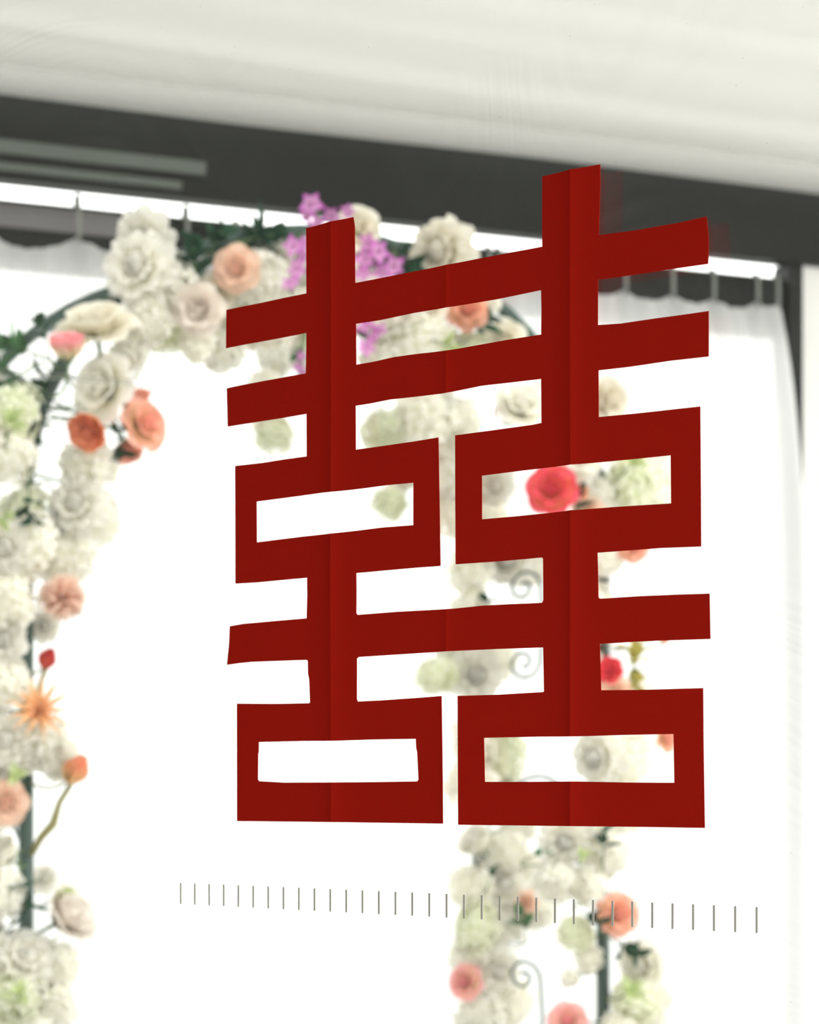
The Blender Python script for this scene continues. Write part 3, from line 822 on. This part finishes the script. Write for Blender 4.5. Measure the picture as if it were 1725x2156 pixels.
# ---------------------------------------------------------------- white and cream flowers
ZONE = {'L': 'on the arch side with the orange spider chrysanthemum', 'C': 'on the curved crown of the flower arch', 'R': 'on the arch side with the iron scrolls'}
KIND = {'W': ('rose_white', 'rose', 'white silk rose', 'white roses'), 'C': ('rose_cream', 'rose', 'cream silk rose', 'cream roses'),
        'P': ('peony_white', 'peony', 'ruffled white peony', 'white peonies'), 'Q': ('peony_cream', 'peony', 'ruffled cream peony', 'cream peonies'),
        'U': ('cup_white', 'rose', 'half-open white rose', 'half-open white roses'),
        'H': ('hyd', 'hydrangea', 'white hydrangea head', 'white hydrangeas'), 'G': ('hydg', 'hydrangea', 'greenish white hydrangea head', 'greenish hydrangeas')}
WF = {
 'L': [('C',200,682,84,'f',.10),('W',212,815,72,'f',.10),('G',25,868,62,'f',.06),('H',18,960,62,'f',.06),('H',185,985,58,'f',.05),('P',160,1060,62,'f',.08),
       ('H',195,1090,52,'f',.02),('G',50,1075,48,'f',.03),('H',60,1150,66,'f',.07),('P',15,1150,60,'f',.08),('H',130,1165,55,'f',.05),('H',10,1260,56,'f',.06),
       ('P',5,1350,52,'f',.07),('P',92,1318,34,'f',.0),('H',8,1440,50,'f',.05),('P',20,1560,56,'f',.07),('H',80,1568,62,'f',.06),('H',122,1592,42,'f',.05),
       ('P',5,1625,42,'f',.05),('U',12,1800,48,'f',.05),('H',5,1880,46,'f',.05),('P',92,1850,30,'f',-.05),('P',55,2020,64,'f',.08),('H',118,2045,52,'f',.06),
       ('G',20,2095,62,'f',.07),('H',105,2110,52,'f',.06),('H',60,2170,60,'f',.05),('H',-60,1250,70,'f',.02),('H',-50,1500,70,'f',.02),('H',-50,2000,70,'f',.02),
       ('H',-60,900,70,'f',.02),('P',-60,1100,70,'f',.05),('H',-50,1720,60,'f',.02),('W',-40,780,55,'f',.0)],
 'C': [('P',287,560,76,'f',.08),('P',300,500,60,'f',.04),('H',350,600,60,'f',.05),('H',320,655,55,'f',.05),('H',275,735,46,'f',.03),('G',345,700,42,'f',.02),
       ('H',415,725,44,'f',.04),('C',455,625,48,'f',.06),('H',545,600,62,'f',.06),('P',585,560,50,'f',.05),('H',560,660,58,'f',.05),('G',500,680,44,'f',.02),('H',480,725,44,'f',.02),
       ('H',615,650,55,'f',.04),('C',752,478,46,'f',.05),('Q',925,532,72,'f',.08),('H',690,560,62,'f',.05),('P',700,650,66,'f',.06),('H',800,640,58,'f',.05),('H',860,700,66,'f',.04),
       ('C',890,640,50,'f',.06),('G',1000,735,46,'f',.04),('C',1055,722,46,'f',.07),('H',820,735,46,'f',.02),('W',940,720,44,'f',.03),('H',585,745,44,'b',.03),('H',560,820,40,'b',.04),
       ('G',578,915,42,'b',.04),('H',560,875,34,'b',.0),('H',645,735,40,'f',.02),('H',1005,630,46,'f',.02),('H',690,780,50,'b',.02)],
 'R': [('W',1100,850,58,'f',.10),('H',880,880,62,'b',.06),('H',960,885,54,'b',.05),('G',830,905,46,'b',.04),('P',915,840,50,'b',.05),('G',822,1060,38,'b',.02),('H',850,985,46,'b',.02),
       ('H',940,1000,52,'b',.04),('H',960,1090,46,'b',.03),('P',1040,1030,46,'b',.06),('H',1030,1080,42,'b',.03),('W',1215,955,62,'f',.10),('G',1325,1015,52,'f',.06),('H',1385,1000,44,'f',.04),
       ('H',1370,1060,44,'f',.04),('C',1285,842,48,'f',.05),('P',1250,905,52,'f',.05),('H',1180,905,50,'f',.03),('H',1255,1050,48,'f',.04),('P',1060,1180,58,'b',.06),('H',1000,1195,52,'b',.04),
       ('H',1105,1180,48,'b',.02),('H',990,1290,46,'b',.02),('P',1000,1420,58,'b',.05),('G',930,1420,46,'b',.03),('H',1045,1390,42,'b',.03),('H',950,1350,44,'b',.0),('H',1260,1170,42,'f',.02),
       ('H',1255,1290,52,'f',.03),('P',1225,1380,50,'f',.02),('H',1340,1460,36,'f',.02),('H',1250,1490,52,'f',.03),('P',1255,1595,60,'f',.06),('H',1330,1600,50,'f',.04),('G',1060,1590,50,'b',.04),
       ('H',1000,1560,46,'b',.03),('H',990,1650,46,'b',.03),('P',1060,1660,46,'b',.03),('U',1005,1775,50,'b',.08),('H',1060,1790,48,'b',.04),('H',1090,1740,44,'b',.03),('P',1190,1770,54,'f',.06),
       ('H',1245,1745,46,'f',.04),('H',1275,1800,42,'f',.03),('H',1170,1850,52,'f',.03),('H',1235,1860,44,'f',.04),('P',1055,1860,50,'b',.05),('H',1000,1870,40,'b',.03),('H',1110,1835,40,'b',.02),
       ('G',1000,1960,48,'b',.04),('H',1060,1950,48,'b',.03),('P',1040,2040,50,'b',.05),('H',1000,2010,40,'b',.02),('H',1075,2120,50,'b',.03),('H',1010,2140,42,'b',.03),('H',1130,1920,36,'b',.02),
       ('W',1350,2035,54,'f',.07),('G',1335,2110,46,'f',.06),('H',1380,2105,38,'f',.04),('H',1310,2160,42,'f',.05),('H',1240,2020,34,'f',.02),('G',1215,1965,32,'f',.02),('H',1200,2060,22,'f',.02),
       ('H',1375,2160,40,'f',.04),('W',1220,1680,46,'f',.05),('H',1320,1700,44,'f',.03)]}
ITEMS = []
for key, x, y, r, pl, dz, ax, nm, lab in CF:
    ITEMS.append(dict(key=key, x=x, y=y, r=r, pl=pl, dz=dz, ax=ax, nm=nm, lab=lab, grp=None, col=True))
hc = 0
for zone, lst in WF.items():
    for (k, x, y, r, pl, dz) in lst:
        key, nm, lab, grp = KIND[k]
        if key == 'hyd':
            key = 'hyd_%d' % (hc % 3); hc += 1
        ax = (random.uniform(-.5, .5), random.uniform(-.3, .5), random.uniform(.5, 1))
        if (x, y) == (200, 682): ax = (-.1, .75, .45)
        if k == 'U': ax = (-.5, .5, .5)
        ITEMS.append(dict(key=key, x=x, y=y, r=r, pl=pl, dz=dz, ax=ax, nm=nm, lab=lab + ' ' + near(x, y), grp=grp + ' ' + ZONE[zone], col=False))

settle(ITEMS)
for it in ITEMS:
    flower(it['key'], it['x'], it['y'], it['r'], it['pl'], it['dz'], it['ax'], it['nm'], it['lab'], 'flower', it['grp'])

# ---------------------------------------------------------------- leaves
def leaf_mesh(mat):
    return pm('leaf', mat, L=1.0, Wd=0.34, th0=12, th1=48, cup=0.35, ruf=0.02, r0=0.02, zb=0.0, nu=4, nv=6, round_=0.05, point=0.92)
LEAF = {k: leaf_mesh(k) for k in ('leaf_dark', 'leaf_mid', 'leaf_lime', 'leaf_mustard')}
v, f = tube_vf([(0, 0, -0.5), (0.03, 0, 0.1), (0.0, 0.02, 0.75)], [0.035, 0.03, 0.015], 6)
TW = mesh('stem', v, f, 'stem_green', True)
def sprig(mat, x, y, r, ax, n=4, pl='f', dz=0.04, label='', group=None, spread=1.0):
    Z = (z_front(x) if pl == 'f' else z_back(x)) - dz
    e = link('leaf_sprig', None)
    e.matrix_world = frame_mat(P(x, y, Z), scr(ax), 1.2 * r / F * Z)
    link('stem', TW, e)
    base = e.matrix_world @ Vector((0, 0, -0.48))
    if min((t - base).length for t in TUBES) > 0.03:
        tie_stem(e, base, scr(ax).normalized(), 'stem_green', 0.0014)
    for k in range(n):
        h = 0.05 + 0.65 * k / max(1, n - 1)
        M = Matrix.Translation((0, 0, h)) @ RZ(2.4 * k) @ Matrix.Rotation(math.radians(15 + 25 * spread * (1 - k / n)), 4, 'Y') @ Matrix.Scale(0.95 - 0.3 * k / n, 4)
        link('leaf', LEAF[mat], e, M)
    tag(e, label, 'leaves', group)
DL = 'dark green leaf sprig '
SP = [
 ('leaf_dark', 410, 585, 75, (0, .9, .3), 5, 'f', .06, DL + 'beside the peach rose on the crown'),
 ('leaf_dark', 440, 530, 62, (.5, .7, .3), 5, 'f', .05, DL + 'standing just above the peach rose'),
 ('leaf_dark', 530, 505, 75, (.95, .15, .2), 5, 'f', .03, DL + 'lying along the top of the arch'),
 ('leaf_dark', 600, 495, 70, (-.95, .0, .2), 5, 'f', .02, DL + 'lying against the purple orchids'),
 ('leaf_mid', 60, 740, 68, (-.8, .3, .3), 6, 'f', .05, 'bright green leafy sprig beside the pink cup-shaped rose'),
 ('leaf_dark', 95, 715, 45, (-.2, .9, .3), 4, 'f', .05, DL + 'behind the large cream rose'),
 ('leaf_dark', 110, 800, 60, (-.8, -.3, .3), 5, 'f', .02, DL + 'where the arch begins to curve'),
 ('leaf_mid', 45, 790, 70, (-.5, -.5, .4), 6, 'f', .04, 'green leaf sprig hanging below the bright green leafy sprig'),
 ('leaf_dark', 85, 850, 60, (-.2, -.9, .3), 5, 'f', .03, DL + 'along the curving arch tube beside the greenish hydrangea'),
 ('leaf_dark', 60, 1045, 55, (0, -1, .2), 4, 'f', .10, DL + 'on the post between white hydrangeas'),
 ('leaf_dark', 112, 1060, 50, (.1, -1, .2), 4, 'f', .04, DL + 'beside the ruffled white peony below the orange rose'),
 ('leaf_dark', 245, 895, 48, (.6, .1, .4), 5, 'f', .06, DL + 'between the orange rose and the coral rose'),
 ('leaf_dark', 250, 925, 45, (.3, -.9, .4), 4, 'f', .05, DL + 'hanging below the coral rose'),
 ('leaf_dark', 830, 540, 60, (.8, -.5, .3), 5, 'f', .05, DL + 'between purple orchids and the ruffled cream peony'),
 ('leaf_dark', 850, 575, 50, (.3, -.8, .3), 4, 'f', .06, DL + 'below the ruffled cream peony'),
 ('leaf_dark', 1005, 700, 48, (.6, .4, .3), 4, 'f', .08, DL + 'beside the coral and peach rose'),
 ('leaf_lime', 930, 725, 40, (.5, -.3, .5), 4, 'f', .10, 'olive green leaf sprig under the coral and peach rose'),
 ('leaf_mid', 630, 730, 28, (-.2, -.8, .4), 4, 'f', .10, 'small green leaf sprig among purple orchids'),
 ('leaf_dark', 1032, 1285, 34, (-.3, .8, .4), 4, 'b', .08, DL + 'beside the iron scroll'),
 ('leaf_dark', 1213, 1075, 45, (.1, .9, .3), 4, 'f', .09, DL + 'under the small orange rosebud'),
 ('leaf_lime', 1330, 980, 34, (.3, .3, .7), 5, 'f', .14, 'lime green leaf sprig in the greenish hydrangea'),
 ('leaf_lime', 1010, 1130, 30, (-.4, .3, .7), 4, 'b', .08, 'lime green leaf sprig beside the scrolled panel'),
 ('leaf_mustard', 1335, 1400, 52, (0, .9, .3), 5, 'f', .06, 'mustard yellow leaf sprig beside the small crimson rose'),
 ('leaf_mustard', 1335, 1405, 45, (.1, -.9, .3), 4, 'f', .06, 'mustard yellow leaf sprig hanging beside the small crimson rose'),
 ('leaf_dark', 1270, 1790, 42, (0, .9, .3), 4, 'f', .09, DL + 'on white flowers below the paper cutting'),
 ('leaf_mid', 1125, 1800, 26, (.8, .4, .3), 3, 'f', .08, 'single small green sprig on white flowers below the paper cutting'),
 ('leaf_lime', 1225, 1805, 24, (.2, .3, .8), 4, 'f', .10, 'lime green leaf sprig on white flowers below the paper cutting'),
 ('leaf_dark', 1033, 1845, 24, (.2, .8, .4), 3, 'b', .10, DL + 'between two half-open white roses'),
 ('leaf_mid', 1105, 1955, 40, (-.2, .7, .5), 4, 'b', .08, 'green leaf sprig under the faint peach rose'),
 ('leaf_dark', 1235, 1925, 40, (.7, -.3, .4), 4, 'f', .06, DL + 'beside the coral pink rose on the green post'),
 ('leaf_dark', 1305, 1985, 48, (.7, -.4, .4), 5, 'f', .08, DL + 'between the green post and a white rose'),
 ('leaf_lime', 1320, 2090, 40, (.2, .3, .8), 5, 'f', .12, 'lime green leaf sprig over the hydrangea beside the green post'),
 ('leaf_dark', 45, 1850, 75, (.2, -1, .3), 4, 'f', .05, DL + 'trailing down the bare arch post'),
 ('leaf_dark', 30, 1960, 45, (-.9, .0, .3), 4, 'f', .04, DL + 'crossing the foot of the bare arch post'),
 ('leaf_lime', 40, 2110, 40, (.1, .6, .6), 4, 'f', .12, 'lime green leaf sprig in the hydrangea below the beige rose'),
 ('leaf_lime', 30, 1640, 34, (.3, .3, .8), 4, 'f', .10, 'lime green leaf sprig above the pale peach rose'),
 ('leaf_lime', 115, 1890, 34, (.6, .4, .5), 4, 'f', .05, 'lime green leaf sprig behind the beige rose'),
 ('leaf_lime', 20, 900, 40, (.3, .5, .7), 5, 'f', .14, 'lime green leaf sprig in the greenish hydrangea by the post'),
 ('leaf_lime', 15, 1090, 34, (-.2, -.4, .8), 4, 'f', .14, 'olive leaf sprig over white flowers on the post'),
]
for mat, x, y, r, ax, n, pl, dz, lab in SP:
    sprig(mat, x, y, r, ax, n, pl, dz, lab)
# curved olive stem that carries the red and orange bud
pts = [(150, 1650), (125, 1690), (112, 1735), (85, 1765), (66, 1800)]
tag(tube('curved_twig', [P(x, y, z_front(x) - 0.06 + 0.012 * i) for i, (x, y) in enumerate(pts)], [0.004, 0.0045, 0.0065, 0.0055, 0.004], 'stem_olive', None, 8),
    'curved olive stem tied to the bare post below the red and orange bud', 'stem')
pts = [(98, 1405), (84, 1440), (74, 1480)]
tag(tube('curved_twig', [P(x, y, z_front(x) - 0.05) for x, y in pts], 0.0035, 'stem_olive', None, 8),
    'thin stem of the dark red bud behind the spider chrysanthemum', 'stem')

# ---------------------------------------------------------------- purple orchid sprays
OP = pm('petal', 'pet_purple', L=1.0, Wd=0.36, th0=62, th1=84, cup=0.25, ruf=0.05, r0=0.05, zb=0.0, nu=4, nv=5, round_=0.05, point=0.75)
its = [(petal('lip', 0.45, 0.16, 5, 40, 0.5, 0.05, 'pet_purple', 0.02, 0, 3, 3), RZ(2.1 * k)) for k in range(3)]
OC = join_rot(its, 'blossom', 'pet_purple')
def orchid(blos, stem, label, dz=0.14):
    e = link('orchid_spray', None)
    x0, y0 = stem[-1]
    e.location = P(x0, y0, z_front(x0) - dz)
    inv = -e.location
    tube('stem', [P(x, y, z_front(x) - dz + 0.012) + inv for x, y in stem], 0.0025, 'stem_green', e, 6)
    for (x, y, r) in blos:
        Z = z_front(x) - dz - random.uniform(0, .02)
        ax = scr((random.uniform(-.6, .6), random.uniform(-.5, .5), .8))
        b = link('blossom', OC, e, frame_mat(P(x, y, Z) + inv, ax, r / F * Z))
        for k in range(5):
            link('petal', OP, b, RZ(2 * PI * k / 5) @ Matrix.Scale(1.0 if k % 2 else 0.9, 4))
    tag(e, label, 'orchid', 'purple orchid sprays on the crown')
orchid([(655, 428, 30), (648, 455, 20), (700, 452, 24), (735, 445, 20), (668, 470, 22)], [(655, 425), (672, 465), (720, 470), (760, 500)], 'purple orchid spray rising above the top of the paper cutting')
orchid([(618, 520, 27), (640, 512, 20), (622, 565, 27), (612, 600, 22), (640, 540, 18)], [(612, 615), (620, 560), (630, 505), (660, 480)], 'purple orchid spray hanging beside the peach rose')
orchid([(772, 512, 26), (795, 530, 30), (768, 548, 26), (828, 560, 28), (805, 575, 22), (765, 580, 22)], [(830, 580), (800, 545), (770, 510), (740, 480)], 'purple orchid spray beside the ruffled cream peony')
orchid([(775, 688, 27), (800, 700, 25), (770, 735, 24), (785, 715, 15)], [(770, 750), (785, 700), (770, 650), (750, 600)], 'purple orchid spray between two bars of the paper cutting')
orchid([(636, 748, 14), (630, 772, 16), (640, 788, 14)], [(630, 795), (636, 750), (645, 690), (650, 640)], 'drooping tip of purple orchids beside a small green sprig')

# faint clear wires tied across the arch
for k, (ya, yb) in enumerate([((779, 805)), ((789, 812))]):
    x0, x1 = -260, 330
    tag(tube('clear_wire', [P(x0, ya - 14, z_front(x0) - 0.2), P(0, ya, z_front(0) - 0.2), P(x1, yb, z_front(x1) - 0.13)], 0.0007, 'hook_metal', None, 5),
        'thin pale wire stretched across the flowers below the large cream rose', 'wire', 'pale wires across the arch')
